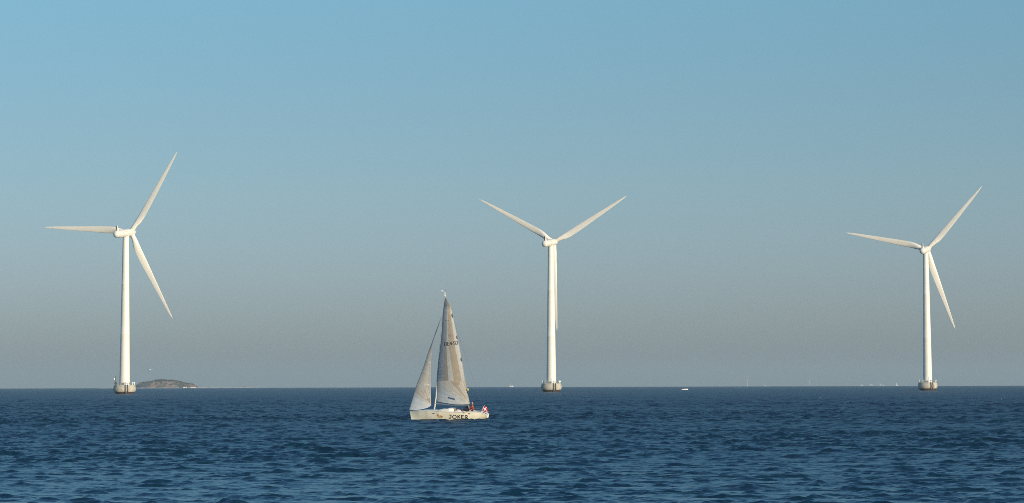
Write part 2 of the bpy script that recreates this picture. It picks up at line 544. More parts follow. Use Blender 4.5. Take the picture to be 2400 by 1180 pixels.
def make_turbine():
    t = empty("wind_turbine")
    f = MB().lathe(FPROF + [(3.78, 4.08), (3.8, 3.98)], 72).build("foundation", M_conc, t)
    # boat landing: two dark fender tubes and a ladder down the concrete bowl
    for off in (-.115, .115):
        a = -math.pi / 2 + R_(18) + off
        pts = []
        for z in (-.8, 0, .45, .95, 1.4, 1.9, 2.4, 3.0, 3.6, 3.95):
            r = frad(min(z, 3.6)) + .14
            pts.append((r * math.cos(a), r * math.sin(a), z))
        MB().tube(pts, .17, 10).build("boat_fender", M_fender, t)
    lb = MB()
    ang = -math.pi / 2 + R_(18)
    for off in (-.04, .04):
        lb.tube([((frad(min(z, 3.6)) + .1) * math.cos(ang + off), (frad(min(z, 3.6)) + .1) * math.sin(ang + off), z) for z in (0, .45, .95, 1.4, 1.9, 2.4, 3, 3.6, 4.8)], .035, 6)
    for k in range(13):
        z = .3 + k * .28
        r = frad(z) + .1
        lb.tube([(r * math.cos(ang - .04), r * math.sin(ang - .04), z), (r * math.cos(ang + .04), r * math.sin(ang + .04), z)], .025, 6)
    lb.build("ladder", M_grey, t)
    # railing round the work deck
    rb = MB()
    for k in range(22):
        a = 2 * math.pi * k / 22
        rb.tube([(4.05 * math.cos(a), 4.05 * math.sin(a), 3.75), (4.05 * math.cos(a), 4.05 * math.sin(a), 4.9)], .035, 6)
    for z in (4.35, 4.9):
        rb.tube([(4.05 * math.cos(2 * math.pi * k / 44), 4.05 * math.sin(2 * math.pi * k / 44), z) for k in range(45)], .028, 6)
    rb.build("railing", M_grey, t)
    for a in (R_(2), R_(-28), R_(182), R_(160), R_(-75)):
        c = Vector((3.82 * math.cos(a), 3.82 * math.sin(a), 3.8))
        b = MB().lathe([(0, .16), (.5, .16), (.52, .30), (.62, .36), (1.05, .36), (1.18, .28), (1.25, .1)], 14, Matrix.Translation(c)).build("lantern", M_whitepaint, t)
    MB().box((2.6 * math.cos(R_(205)), 2.6 * math.sin(R_(205)), 4.45), (.7, .7, 1.3)).build("control_cabinet", M_grey, t, smooth=False)
    tw = [(3.75, 2.35), (3.95, 2.35), (4.0, 2.12)]
    for k in range(13):
        z = 4.0 + (64.3 - 4) * k / 12
        rr = 2.12 + (1.22 - 2.12) * ((z - 4) / 60.3) ** 1.0
        tw.append((z + .01, rr))
        if k in (4, 8): tw += [(z + .05, rr + .008), (z + .20, rr + .008), (z + .23, rr - .004)]
    tb = MB().lathe(tw, 64).build("tower", M_turb, t, angle=50)
    a = -math.pi / 2 + R_(18)
    MB().box((2.1 * math.cos(a), 2.1 * math.sin(a), 5.15), (.95, .14, 2.1), Matrix.Rotation(R_(18), 3, 'Z')).build("door", M_turb, tb, smooth=False)
    # nacelle
    Mx = Matrix.Identity(4)
    for i in range(3):
        Mx[i][0], Mx[i][1], Mx[i][2], Mx[i][3] = u_ax[i], -v_ax[i], n_ax[i], HUBP[i]
    pr = []
    for k in range(9):
        q = math.pi / 2 * k / 8
        pr.append((-13.0 - 1.2 * math.cos(q) + .0, 1.42 * math.sin(q) + .004))
    pr += [(-12.0, 1.46), (-8, 1.54), (-4.5, 1.6), (-2.6, 1.6), (-1.9, 1.54), (-1.55, 1.38), (-1.35, 1.2)]
    nb = MB().lathe(pr, 40, Mx).build("nacelle", M_turb, t, angle=60)
    MB().lathe([(63.9, 1.30), (64.7, 1.34), (64.75, 1.1)], 40).build("yaw_bearing", M_turb, t)
    # wind vane mast: two swept fins on the tail
    for side, sw, mm in ((-.25, -.15, M_dark), (.13, .0, M_turb)):
        vb = MB()
        base = HUBP + n_ax * -12.0 + u_ax * side + v_ax * 1.35
        b0, b1 = base - n_ax * .75, base + n_ax * .55
        top = base + v_ax * 2.1 - n_ax * .55 + u_ax * sw
        top2 = top + n_ax * .18
        w = u_ax * .22
        w2 = u_ax * .05
        vb.add([b0 - w, b0 + w, b1 + w, b1 - w, top - w2, top + w2, top2 + w2, top2 - w2],
               [(0, 1, 2, 3), (4, 7, 6, 5), (0, 4, 5, 1), (1, 5, 6, 2), (2, 6, 7, 3), (3, 7, 4, 0)])
        vb.build("wind_vane", mm, nb, smooth=False)
    for k, s in enumerate((-9.6, -8.2, -6.9, -5.9)):
        c = HUBP + n_ax * s + u_ax * (1.50 * .93) + v_ax * (1.52 * .35)
        MB().box(c, (.06, .9 if k % 2 else .6, .3), Matrix.Rotation(-PSI, 3, 'Z')).build("vent", M_grey, nb, smooth=False)
    # hub and spinner
    hp = [(-1.35, 1.05), (-1.25, 1.42), (-.6, 1.5), (.6, 1.5), (1.3, 1.38), (2.2, 1.1), (3.2, .75), (4.1, .36), (4.4, .05)]
    MB().lathe(hp, 36, Mx).build("hub", M_turb, t)
    # one blade, built along its own Z and used three times
    sec = [(1.0, 1.9, 1.0, 0), (2.6, 1.9, 1.0, .0), (4.0, 2.25, .80, .3), (6.0, 2.72, .54, .8), (8.0, 2.82, .40, 1), (10.5, 2.80, .31, 1), (14, 2.58, .25, 1),
           (18, 2.28, .21, 1), (23, 1.88, .19, 1), (28, 1.48, .18, 1), (32.5, 1.10, .17, 1), (35.5, .80, .16, 1), (37.8, .50, .16, 1), (38.6, .22, .2, 1), (39.0, .05, .3, 1)]
    rows = []
    N = 28
    for r, c, th, af in sec:
        tw_ = R_(3 + 13 * max(0, 1 - r / 30) ** 1.3)
        row = []
        for k in range(N):
            a = 2 * math.pi * k / N
            cx, cy = math.cos(a), math.sin(a)
            circ = Vector((cx * c / 2, cy * c / 2))
            s01 = (cx + 1) / 2                          # 0 leading edge .. 1 trailing edge
            thick = 2.6 * c * th * (math.sqrt(max(s01, 0)) * .5 * (1 - s01) ** .9) 
            yy = thick * (1 if cy > 0 else -.62) * (1 if abs(cy) > 1e-6 else 0)
            foil = Vector((s01 * c - .3 * c, yy * .8))
            p = circ.lerp(foil, af)
            x, y = p.x * math.cos(tw_) + p.y * math.sin(tw_), -p.x * math.sin(tw_) + p.y * math.cos(tw_)
            pre = .0
            row.append(Vector((x, y + pre, r)))
        rows.append(row)
    mb = MB().grid(rows, closed=True)
    mb.f.append(tuple(range(N))); mb.m.append(0)
    mb.f.append(tuple((len(rows) - 1) * N + k for k in range(N - 1, -1, -1))); mb.m.append(0)
    b0 = mb.build("blade", M_blade, t, angle=60)
    for k in range(2):
        b = b0.copy(); COL.objects.link(b)
    return t

def pose(t, phase):
    bl = [c for c in children(t) if c.name.split('.')[0] == 'blade']
    for k, b in enumerate(bl):
        b.matrix_parent_inverse = Matrix.Identity(4)
        b.matrix_basis = blade_matrix(R_(phase) + k * 2 * math.pi / 3)

t1 = make_turbine()
SPEC = [(291.9, 924.6, 544.3, 55.9, "nearest white wind turbine, left of the island, one blade pointing left"),
        (1292.2, 919.4, 564.0, 30.0, "white wind turbine right of the sailboat, blades in an upright Y"),
        (2174.3, 914.9, 583.7, 47.6, "farthest large white wind turbine, near the right edge of the photo")]
turbs = []
GR = "large offshore wind turbines on concrete bases"
for i, (px, yw, yh, ph, lab) in enumerate(SPEC):
    t = t1 if i == 0 else copy_tree(t1)
    D = F * 66.0 / (yw - yh)
    p = at_range(px, yw, D)
    t.location = (p.x, p.y, sea_z(p.x, p.y) - (.3, .1, .1)[i])
    tag(t, lab, "wind turbine", GR)
    pose(t, ph)
    turbs.append(t)
# the leftmost turbine also has a davit crane on its deck
a = R_(196)
cb = MB().tube([(3.7 * math.cos(a), 3.7 * math.sin(a), 3.75), (3.7 * math.cos(a), 3.7 * math.sin(a), 7.0), (3.75 * math.cos(a), 3.75 * math.sin(a), 7.4)], [.2, .15, .12], 8)
crane = cb.build("davit_crane", M_dark, turbs[0])
MB().lathe([(0, .1), (.15, .22), (.7, .22), (.95, .06)], 12, Matrix.Translation((4.15 * math.cos(a), 4.15 * math.sin(a), 5.8))).build("winch_cover", M_whitepaint, crane)
# a far turbine, half below the horizon
t = copy_tree(turbs[1])
p = at_px(1897, 22500, 0); t.location = (p.x, p.y, sea_z(p.x, p.y))
pose(t, 40)
tag(t, "tiny faint wind turbine far away on the horizon right of the red chimney", "wind turbine")
del t['group']
# ------------------------------------------------------------------ sailing yacht
YAW = R_(171)
DB = 261.2
bp0 = at_px(1050, DB, 0.0)
boat = empty("sailing_yacht", (bp0.x, bp0.y, sea_z(bp0.x, bp0.y) + .07))
boat.rotation_euler = (R_(-3.5), 0, YAW)
tag(boat, "white sailing yacht with pale mainsail and jib, crew and red flag at its stern", "sailboat")
BM = Matrix.Translation(boat.location) @ boat.rotation_euler.to_matrix().to_4x4()
BI = BM.inverted()
C0 = BI @ Vector((0, 0, CAMZ))
def loc(px, py, ly=0.0):
    """boat-local point seen at a photo pixel, at the sideways offset ly (port +)"""
    d = BI.to_3x3() @ ray(px, py)
    return C0 + d * ((ly - C0.y) / d.y)

M_gel = mat("hull_gelcoat", (.93, .87, .69), .28, var=.03, vscale=1.5, col2=(.80, .74, .58), c2lo=.55, c2hi=.85, c2scale=1.2)
M_deck = mat("deck_white", (.86, .83, .74), .5, var=.04)
M_alu = mat("mast_aluminium", (.62, .61, .57), .35, metal=.15, var=.05)
M_wire = mat("rigging_wire", (.22, .22, .22), .4, metal=.6)
M_black = mat("black_paint", (.03, .026, .024), .5, var=.1)
M_letter = mat("brown_black_lettering", (.040, .026, .020), .5)
M_saillet = mat("sail_lettering", (.045, .045, .05), .7)
M_ghost = mat("sail_lettering_reverse", (.40, .30, .22), .8)
M_rope = mat("pale_rope", (.62, .60, .54), .9, var=.1)

# hull: side profile read off the photo, beam and depth as for a 7.5 m sports yacht
XB, XS = loc(959.9, 964).x, loc(1143.3, 975).x
def beam(x):
    u = (XB - x) / (XB - XS)
    return float(np.interp(u, [0, .04, .12, .25, .4, .55, .7, .85, .96, 1.0], [.03, .17, .46, .80, 1.06, 1.18, 1.20, 1.10, .92, .80]))
sh = [(959.9, 964.2), (975, 964.0), (994, 963.2), (1015, 964.0), (1035, 965.4), (1055, 966.6), (1075, 967.3), (1095, 966.8), (1109, 966.3), (1119, 967.0), (1127, 968.0), (1135, 970.6), (1140, 973.2), (1143.3, 976.0)]
shx, shz = [], []
for px, py in sh:
    p = loc(px, py, beam(loc(px, py, 1).x))
    shx.append(p.x); shz.append(p.z)
o_ = np.argsort(shx); shx = np.array(shx)[o_]; shz = np.array(shz)[o_]
def sheer(x): return float(np.interp(x, shx, shz))
def keel(x):
    u = (XB - x) / (XB - XS)
    return float(np.interp(u, [0, .06, .3, .6, .85, .97, 1.0], [-.18, -.30, -.42, -.42, -.22, .02, .10]))
def hull_y(x, z):
    zk, zs = keel(x), sheer(x)
    t = max(0.0, min(1.0, (z - zk) / (zs - zk)))
    b = beam(x)
    u = (XB - x) / (XB - XS)
    e = float(np.interp(u, [0, .3, 1], [.75, .42, .36]))
    return b * t ** e * (1 - .03 * t)
def rake(x, z):
    u = (XB - x) / (XB - XS)
    return .16 * max(0, (z - .0)) / .8 * max(0, 1 - u * 6) - .16 * max(0, 1 - u * 6) + (.18 * max(0, (u - .9) / .1) * (-(.6 - z)) if u > .9 else 0) * 0
def hull_pt(x, z, side=1, off=0.0): return Vector((x + rake(x, z), side * (hull_y(x, z) + off), z))
hb = MB(); rows = []
NX, NT = 90, 22
for i in range(NX):
    u = i / (NX - 1); u = u * u * .35 + u * .65
    x = XB + (XS - XB) * u
    zk, zs = keel(x), sheer(x)
    row = []
    for side in (1, -1):
        zz = [zk + (zs - zk) * (k / (NT - 1)) ** 2 for k in range(NT)]
        if side == 1: zz = zz[::-1]
        for z in zz[: (NT if side == 1 else NT)]:
            row.append(hull_pt(x, z, side))
    rows.append(row)
hb.grid(rows)
hb.f.append(tuple(range((NX - 1) * 2 * NT, NX * 2 * NT))); hb.m.append(0)
hb.build("hull", M_gel, boat, angle=50)
# deck with a cockpit well and raised side coamings
rows = []
CK0, CK1 = loc(1066, 966).x, loc(1128, 968).x
for i in range(70):
    x = XB - .01 + (XS - XB + .02) * i / 69
    b = hull_y(x, sheer(x)); z = sheer(x)
    row = []
    for f in (-1, -.9, -.72, -.60, -.585, -.3, 0, .3, .585, .60, .72, .9, 1):
        crown = .07 * (1 - f * f)
        zz = z + crown * min(1, b) + .004
        if abs(f) < .59 and CK1 < x < CK0: zz = z - .36
        row.append(Vector((x + rake(x, z), f * b * .995, zz)))
    rows.append(row)
MB().grid(rows).build("deck", M_deck, boat, angle=30)
# cabin roof
rows = []
cab = [(1024, 962.0), (1030, 960.6), (1036, 959.4), (1044, 958.3), (1052, 957.6), (1058, 957.0), (1062.5, 957.2), (1064.5, 958.6)]
for px, py in cab:
    p = loc(px, py, .35)
    base = sheer(p.x) - .04
    w = min(.68, beam(p.x) * .62)
    if px == 1024: w *= .6
    zt = p.z
    row = [Vector((p.x, w, base)), Vector((p.x, w * .97, base + (zt - base) * .6)), Vector((p.x, w * .86, zt - .02)), Vector((p.x, w * .4, zt + .01)), Vector((p.x, -w * .4, zt + .01)),
           Vector((p.x, -w * .86, zt - .02)), Vector((p.x, -w * .97, base + (zt - base) * .6)), Vector((p.x, -w, base))]
    rows.append(row)
cbm = MB().grid(rows)
n0 = (len(rows) - 1) * 8
cbm.f.append(tuple(range(n0, n0 + 8))); cbm.m.append(0); cbm.f.append(tuple(range(7, -1, -1))); cbm.m.append(0)
cabin = cbm.build("cabin", M_deck, boat, angle=40)
p = loc(1048.5, 958.0, .3)
MB().box((p.x, .3, p.z + .01), (.22, .28, .07)).build("hatch", M_black, cabin, smooth=False)
p = loc(1040, 961.8, .7)
M_tint = mat("cabin_window_tint", (.38, .37, .34), .2)
wb = MB()
for px in (1037, 1047):
    q = loc(px, 961.3, .62)
    wbx = MB(); wbx.box((q.x, min(.68, beam(q.x) * .62) + .006, q.z), (.42, .012, .09)); wbx.build("window", M_tint, cabin, smooth=False)
M_board = mat("companionway_board", (.30, .22, .08), .5, var=.2)
q = loc(1065.6, 962, .2)
MB().box((q.x, .15, q.z), (.05, .62, .52)).build("companionway_board", M_board, cabin, smooth=False)

# rubbing strake and the tan line just above the water
lb = MB()
for side in (1, -1):
    lb.tube([hull_pt(x, sheer(x), side, .004) for x in np.linspace(XB - .05, XS + .02, 60)], .014, 6)
lb.build("toe_rail", M_alu, boat)

# lettering on the hull
def on_hull(px, py):
    ly = 1.0
    for _ in range(6):
        p = loc(px, py, ly); ly = hull_y(p.x, p.z) + .012
    return loc(px, py, ly)
def letters(strokes, w, surf, name, m, parent):
    mb = MB()
    for st in strokes:
        closed = st[0] == 'c'
        pts = st[1:] if closed else st
        stroke_mesh(mb, pts, w, surf, closed)
    o = mb.build(name, m, parent, smooth=False)
    return o
def ell(cx, cy, rx, ry, a0=0, a1=360, n=26):
    return [(cx + rx * math.cos(R_(a0 + (a1 - a0) * k / n)), cy + ry * math.sin(R_(a0 + (a1 - a0) * k / n))) for k in range(n + 1)]
WL = 1.75
for ch in ([[(1053.4, 973.3), (1058.9, 973.3)], [(1056.9, 973.3), (1057.2, 977.5), (1056.8, 979.8), (1055.2, 981.2), (1053.4, 980.8), (1052.2, 979.4)]],
           [['c'] + ell(1065.3, 977.5, 4.3, 3.95)[:-1]],
           [[(1073.2, 973.4), (1073.3, 981.8)], [(1078.3, 973.7), (1073.6, 977.9)], [(1074.8, 977.2), (1078.9, 981.6)]],
           [[(1087.3, 974.0), (1081.6, 974.0), (1081.5, 977.8), (1081.9, 981.6), (1087.6, 981.9)], [(1081.5, 977.7), (1086.4, 977.6)]],
           [[(1090.4, 981.9), (1090.3, 974.6), (1093.0, 973.9), (1095.2, 974.8), (1095.4, 976.9), (1093.6, 978.1), (1090.4, 978.2)], [(1092.8, 978.2), (1096.8, 981.9)]]):
    letters(ch, WL, on_hull, "hull_letter", M_letter, boat)
# a small coloured painted emblem ahead of the name (plain patches only)
for (cx, cy, rx, ry, c) in ((1026.2, 973.6, 2.1, 2.2, (.62, .22, .14)), (1028.6, 977.2, 2.3, 2.6, (.68, .50, .16)), (1032.6, 975.4, 2.2, 2.2, (.62, .40, .12)), (1035.8, 977.6, 1.9, 1.5, (.16, .10, .07)), (1032.0, 978.7, 2.2, .8, (.55, .42, .25))):
    rows = [[on_hull(cx + rx * k / 3 * math.cos(a), cy + ry * k / 3 * math.sin(a)) for a in np.linspace(0, 2 * math.pi, 14)[:-1]] for k in (0.02, 1, 2, 3)]
    MB().grid(rows, closed=True).build("emblem_patch", mat("emblem_paint", c, .5), boat, smooth=False)

# mast, boom, rigging
mp = [(1018.0, 959.5), (1020.6, 930), (1024.3, 880), (1029.6, 820), (1034.8, 760), (1038.6, 725), (1041.4, 698), (1042.2, 692)]
mpts = [loc(x + (0 if y > 945 else 1.5), y, -.02) for x, y in mp]
MB().tube(mpts, [.072, .072, .070, .066, .058, .05, .045, .04], 12).build("mast", M_alu, boat)
MB().tube([loc(1042.3, 694, 0), loc(1042.9, 685.5, 0)], [.055, .035], 8).build("mast_crane", M_whitepaint, boat)
wv = MB()
a_, b_ = loc(1041.6, 684.5, 0), loc(1036.2, 682.2, 0)
wv.tube([loc(1042.4, 687, 0), a_, b_], .012, 6)
wv.add([b_ + Vector((.09, 0, .03)), b_ + Vector((-.09, .0, .05)), b_ + Vector((-.09, .02, -.05)), b_ + Vector((.09, .02, -.03))], [(0, 1, 2, 3)])
wv.build("wind_indicator", M_whitepaint, boat, smooth=False)
MB().tube([loc(1043.2, 686, 0), loc(1044, 677.6, 0)], .012, 6).build("radio_aerial", M_wire, boat)
MB().tube([loc(1021, 946.0, 0.02), loc(1060, 949.9, .36), loc(1099, 950.2, .72)], [.045, .05, .04], 10).build("boom", M_grey, boat)
def rig(name, pts, r=.010, m=None):
    return MB().tube(pts, r, 6).build(name, m or M_wire, boat)
rig("forestay", [loc(958.6, 962.5, 0), loc(1037.2, 738, 0)], .010)
rig("backstay", [loc(1042.8, 691, 0), loc(1138, 974, 0)], .007)
q = loc(1026, 964, 1.0)
for side in (1, -1):
    sp = loc(1027.6, 845, 0); sp2 = loc(1023.4, 900, 0)
    tip = sp + Vector((-.22, side * .42, .02)); tip2 = sp2 + Vector((-.30, side * .55, .02))
    foot = Vector((q.x, side * beam(q.x) * .95, sheer(q.x)))
    MB().tube([sp, tip], [.022, .014], 8).build("spreader", M_alu, boat)
    MB().tube([sp2, tip2], [.022, .014], 8).build("spreader", M_alu, boat)
    rig("shroud", [foot, tip2, tip, loc(1038.0, 733, 0)], .008)
sb = MB()
for k in (0, 2, 4):
    sb.tube([loc(1097 + k * .5, 951, .85), loc(1099 + k * 1.0, 966, .1)], .012, 5)
sb.build("mainsheet", M_rope, boat)
# stern pushpit and deck fittings
for side in (1, -1):
    P = []
    for px, dz in ((1112, 0), (1112.2, .36), (1122, .36), (1131, .28), (1132, 0)):
        g = loc(px, 966, 1); x = g.x
        P.append(Vector((x, side * hull_y(x, sheer(x)) * .95, sheer(x) + dz)))
    MB().tube(P, .012, 6).build("stern_rail", M_wire, boat)
for px, py in ((1087, 968.2), (1099.5, 970.0), (1016.5, 969.0)):
    q = on_hull(px, py)
    MB().box(q, (.16, .03, .06)).build("fairlead", M_black, boat, smooth=False)
for px in (1134, 1138.5):
    g = loc(px, 972, .7)
    MB().lathe([(0, .05), (.06, .05), (.07, .07), (.10, .07)], 10, Matrix.Translation((g.x, .55, sheer(g.x) + .03))).build("cleat", M_black, boat)
# rudder blade under the stern
MB().box((XS + .45, 0, -.5), (.35, .05, 1.0)).build("rudder", M_gel, boat, smooth=False)
MB().box((0.2, 0, -.95), (.9, .10, 1.1)).build("keel_fin", M_gel, boat, smooth=False)

# ---- sails: outlines read off the photo, cloth bellied out to leeward (port)
def curve(pts):
    P = np.array(pts, float)
    d = np.r_[0, np.cumsum(np.hypot(*np.diff(P, axis=0).T))]; d /= d[-1]
    # smooth by sampling a Catmull-like cubic of the polyline
    def f(t):
        t = min(max(t, 0), 1)
        i = min(int(np.searchsorted(d, t, side='right')) - 1, len(P) - 2)
        s = (t - d[i]) / (d[i + 1] - d[i])
        p0 = P[max(i - 1, 0)]; p1 = P[i]; p2 = P[i + 1]; p3 = P[min(i + 2, len(P) - 1)]
        m1 = (p2 - p0) / 2 if i > 0 else p2 - p1
        m2 = (p3 - p1) / 2 if i < len(P) - 2 else p2 - p1
        return (2*s**3-3*s*s+1)*p1 + (s**3-2*s*s+s)*m1 + (-2*s**3+3*s*s)*p2 + (s**3-s*s)*m2
    return f
class Sail:
    def __init__(s, luff, leech, foot, lyl, lyt, belly):
        s.luff, s.leech, s.foot = curve(luff), curve(leech), curve(foot)
        s.lyl, s.lyt, s.belly = lyl, lyt, belly
    def pix(s, u, v):
        a, b = s.luff(v), s.leech(v)
        p = a + (b - a) * u
        # blend the curved foot in near the bottom
        f0 = s.foot(u); lin = s.luff(0) + (s.leech(0) - s.luff(0)) * u
        return p + (f0 - lin) * (1 - v) ** 6
    def ly(s, u, v, w=0):
        chord = abs(s.leech(v)[0] - s.luff(v)[0]) / 24.7
        b = s.belly * chord * (1 - (1 - v) ** 6 * .5) * (u ** .75) * (1 - u) * 3.6
        return s.lyl(v) * (1 - u) + s.lyt(v) * u + b + w
    def pt(s, u, v, w=0):
        q = s.pix(u, v)
        return loc(q[0], q[1], s.ly(u, v, w)), q
def inpoly(x, y, P):
    c = False
    n = len(P)
    for i in range(n):
        x1, y1 = P[i]; x2, y2 = P[(i + 1) % n]
        if (y1 > y) != (y2 > y) and x < (x2 - x1) * (y - y1) / (y2 - y1) + x1: c = not c
    return c
def segd(x, y, a, b):
    ax, ay = a; bx, by = b
    t = max(0, min(1, ((x - ax) * (bx - ax) + (y - ay) * (by - ay)) / ((bx - ax) ** 2 + (by - ay) ** 2)))
    return math.hypot(x - ax - t * (bx - ax), y - ay - t * (by - ay))

def sail_mat(name):
    m = bpy.data.materials.new(name); m.use_nodes = True
    t = m.node_tree
    b = t.nodes["Principled BSDF"]; out = [n for n in t.nodes if n.type == 'OUTPUT_MATERIAL'][0]
    at = t.nodes.new("ShaderNodeAttribute"); at.attribute_name = "cloth"
    no = t.nodes.new("ShaderNodeTexNoise"); no.inputs["Scale"].default_value = 2.2; no.inputs["Detail"].default_value = 5
    tc = t.nodes.new("ShaderNodeTexCoord"); t.links.new(tc.outputs["Object"], no.inputs["Vector"])
    mr = t.nodes.new("ShaderNodeMapRange"); mr.inputs["From Min"].default_value = .3; mr.inputs["From Max"].default_value = .7
    mr.inputs["To Min"].default_value = .93; mr.inputs["To Max"].default_value = 1.07
    t.links.new(no.outputs["Fac"], mr.inputs[0])
    sc = t.nodes.new("ShaderNodeVectorMath"); sc.operation = 'SCALE'
    t.links.new(at.outputs["Color"], sc.inputs[0]); t.links.new(mr.outputs[0], sc.inputs["Scale"])
    t.links.new(sc.outputs[0], b.inputs["Base Color"])
    b.inputs["Roughness"].default_value = .55
    tr = t.nodes.new("ShaderNodeBsdfTranslucent"); t.links.new(sc.outputs[0], tr.inputs["Color"])
    mx = t.nodes.new("ShaderNodeMixShader"); mx.inputs[0].default_value = .35
    bp = t.nodes.new("ShaderNodeBump"); bp.inputs["Strength"].default_value = .25; bp.inputs["Distance"].default_value = .08
    t.links.new(no.outputs["Fac"], bp.inputs["Height"]); t.links.new(bp.outputs[0], b.inputs["Normal"])
    t.links.new(b.outputs[0], mx.inputs[1]); t.links.new(tr.outputs[0], mx.inputs[2])
    t.links.new(mx.outputs[0], out.inputs["Surface"])
    return m
M_sail = sail_mat("sail_cloth")

def build_sail(name, sail, colour, nu, nv):
    rows, cols = [], []
    for j in range(nv + 1):
        v = j / nv
        row = []
        for i in range(nu + 1):
            p, q = sail.pt(i / nu, v)
            row.append(p); cols.append(colour(q[0], q[1], i / nu, v))
        rows.append(row)
    mb = MB().grid(rows)
    o = mb.build(name, M_sail, boat, angle=180)
    ca = o.data.color_attributes.new("cloth", 'FLOAT_COLOR', 'POINT')
    ca.data.foreach_set("color", np.array([(*c, 1) for c in cols], np.float32).ravel())
    return o

TAN, PALE, GREY, WHT = (.60, .475, .33), (.72, .68, .59), (.58, .60, .59), (.78, .74, .66)
main = Sail([(1023.6, 941), (1023.6, 908), (1025.4, 867), (1029.6, 830), (1034, 787), (1038.6, 735), (1042, 706), (1044.1, 697.5)],
            [(1101.4, 947.3), (1095.6, 919.4), (1089.9, 890.5), (1085, 858.8), (1078.3, 821.4), (1071, 786.8), (1062.5, 746.4), (1055.3, 717.6), (1045.3, 697.5)],
            [(1023.6, 941), (1040.9, 944.4), (1063.9, 947.8), (1084, 948.4), (1101.4, 947.3)],
            lambda v: .03, lambda v: .03 + .72 * (1 - v) ** .9 + .30 * math.sin(math.pi * min(1, v * 1.0)) * (1 - v) ** .3, .11)
def lerpx(y, pts):
    ys = [p[1] for p in pts]; xs = [p[0] for p in pts]
    return float(np.interp(y, ys, xs))
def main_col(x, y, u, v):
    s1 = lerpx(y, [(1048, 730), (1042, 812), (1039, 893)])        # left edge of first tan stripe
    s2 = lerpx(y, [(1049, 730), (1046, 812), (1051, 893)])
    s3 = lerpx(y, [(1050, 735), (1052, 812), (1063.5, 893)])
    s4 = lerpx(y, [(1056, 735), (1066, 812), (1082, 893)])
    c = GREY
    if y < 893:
        if x < s1: c = (.44, .46, .47)  # shade along the luff, put into the cloth colour as a blue-grey band
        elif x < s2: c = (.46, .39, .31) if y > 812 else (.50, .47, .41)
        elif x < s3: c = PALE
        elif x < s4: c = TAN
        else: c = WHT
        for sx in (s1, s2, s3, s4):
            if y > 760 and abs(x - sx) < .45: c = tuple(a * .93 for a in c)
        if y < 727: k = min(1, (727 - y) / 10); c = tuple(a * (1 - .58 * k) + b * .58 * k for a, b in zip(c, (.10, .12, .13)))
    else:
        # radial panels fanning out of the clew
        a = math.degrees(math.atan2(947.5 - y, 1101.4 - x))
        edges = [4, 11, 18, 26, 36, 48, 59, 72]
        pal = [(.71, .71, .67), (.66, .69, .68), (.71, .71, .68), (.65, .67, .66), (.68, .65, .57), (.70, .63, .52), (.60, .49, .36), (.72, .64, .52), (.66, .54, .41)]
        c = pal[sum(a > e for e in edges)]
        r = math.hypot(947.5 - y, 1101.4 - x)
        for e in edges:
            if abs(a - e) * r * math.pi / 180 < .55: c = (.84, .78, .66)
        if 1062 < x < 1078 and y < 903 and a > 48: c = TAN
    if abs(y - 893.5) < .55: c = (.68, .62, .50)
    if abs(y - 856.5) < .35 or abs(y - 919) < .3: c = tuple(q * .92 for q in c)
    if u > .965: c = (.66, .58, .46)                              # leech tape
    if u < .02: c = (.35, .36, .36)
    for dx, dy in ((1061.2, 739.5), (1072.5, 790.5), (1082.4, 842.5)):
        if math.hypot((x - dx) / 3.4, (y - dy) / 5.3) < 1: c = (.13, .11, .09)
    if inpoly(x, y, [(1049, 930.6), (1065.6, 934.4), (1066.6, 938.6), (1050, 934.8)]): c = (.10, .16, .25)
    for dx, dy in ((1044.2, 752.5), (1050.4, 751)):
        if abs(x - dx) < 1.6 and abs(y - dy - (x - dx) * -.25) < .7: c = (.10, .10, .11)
    for yy in (862, 870, 878, 886):                                # spreader and shroud shadows painted as dark lines near the luff
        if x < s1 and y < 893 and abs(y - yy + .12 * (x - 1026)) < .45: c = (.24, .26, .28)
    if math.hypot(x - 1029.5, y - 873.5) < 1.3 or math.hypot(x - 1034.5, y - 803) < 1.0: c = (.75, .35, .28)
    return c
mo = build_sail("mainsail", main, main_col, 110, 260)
def on_main(px, py, off=.014):
    lo, hi = 0.0, 1.0
    v = (941 - py) / (941 - 697.5); v = min(max(v, 0), 1); u = .5
    for _ in range(14):
        q = main.pix(u, v)
        gu = main.pix(min(1, u + .01), v) - q; gv = main.pix(u, min(1, v + .01)) - q
        A = np.array([[gu[0] / .01, gv[0] / .01], [gu[1] / .01, gv[1] / .01]])
        d = np.linalg.solve(A, np.array([px, py]) - q)
        u = min(max(u + d[0], 0), .99); v = min(max(v + d[1], 0), .985)
    return loc(px, py, main.ly(u, v) + off)
def rise(pts, s=-.115): return [(x, y + (x - 1042) * s) for x, y in pts]
yt, yb_ = 803.4, 811.0
for ch in ([['c', (1042.2, yt), (1045.6, yt), (1047, yt + 1.5), (1047, yb_ - 1.5), (1045.6, yb_), (1042.2, yb_)]],
           [[(1053.0, yt), (1049, yt), (1049, yb_), (1053.0, yb_)], [(1049, 807.2), (1052.4, 807.2)]],
           [[(1055, yb_), (1055, yt), (1059, yb_), (1059, yt)]],
           [[(1060.4, 807.4), (1061.7, 807.4)]],
           [[(1066.8, yt), (1063.2, yt), (1063.2, 806.9), (1066.8, 807.2), (1066.8, yb_), (1063, yb_)]],
           [['c', (1068.6, yt), (1072.0, yt), (1072.0, yb_), (1068.6, yb_)]]):
    letters([([s[0]] + rise(s[1:]) if s[0] == 'c' else rise(s)) for s in ch], 1.15, on_main, "sail_letter", M_saillet, mo)
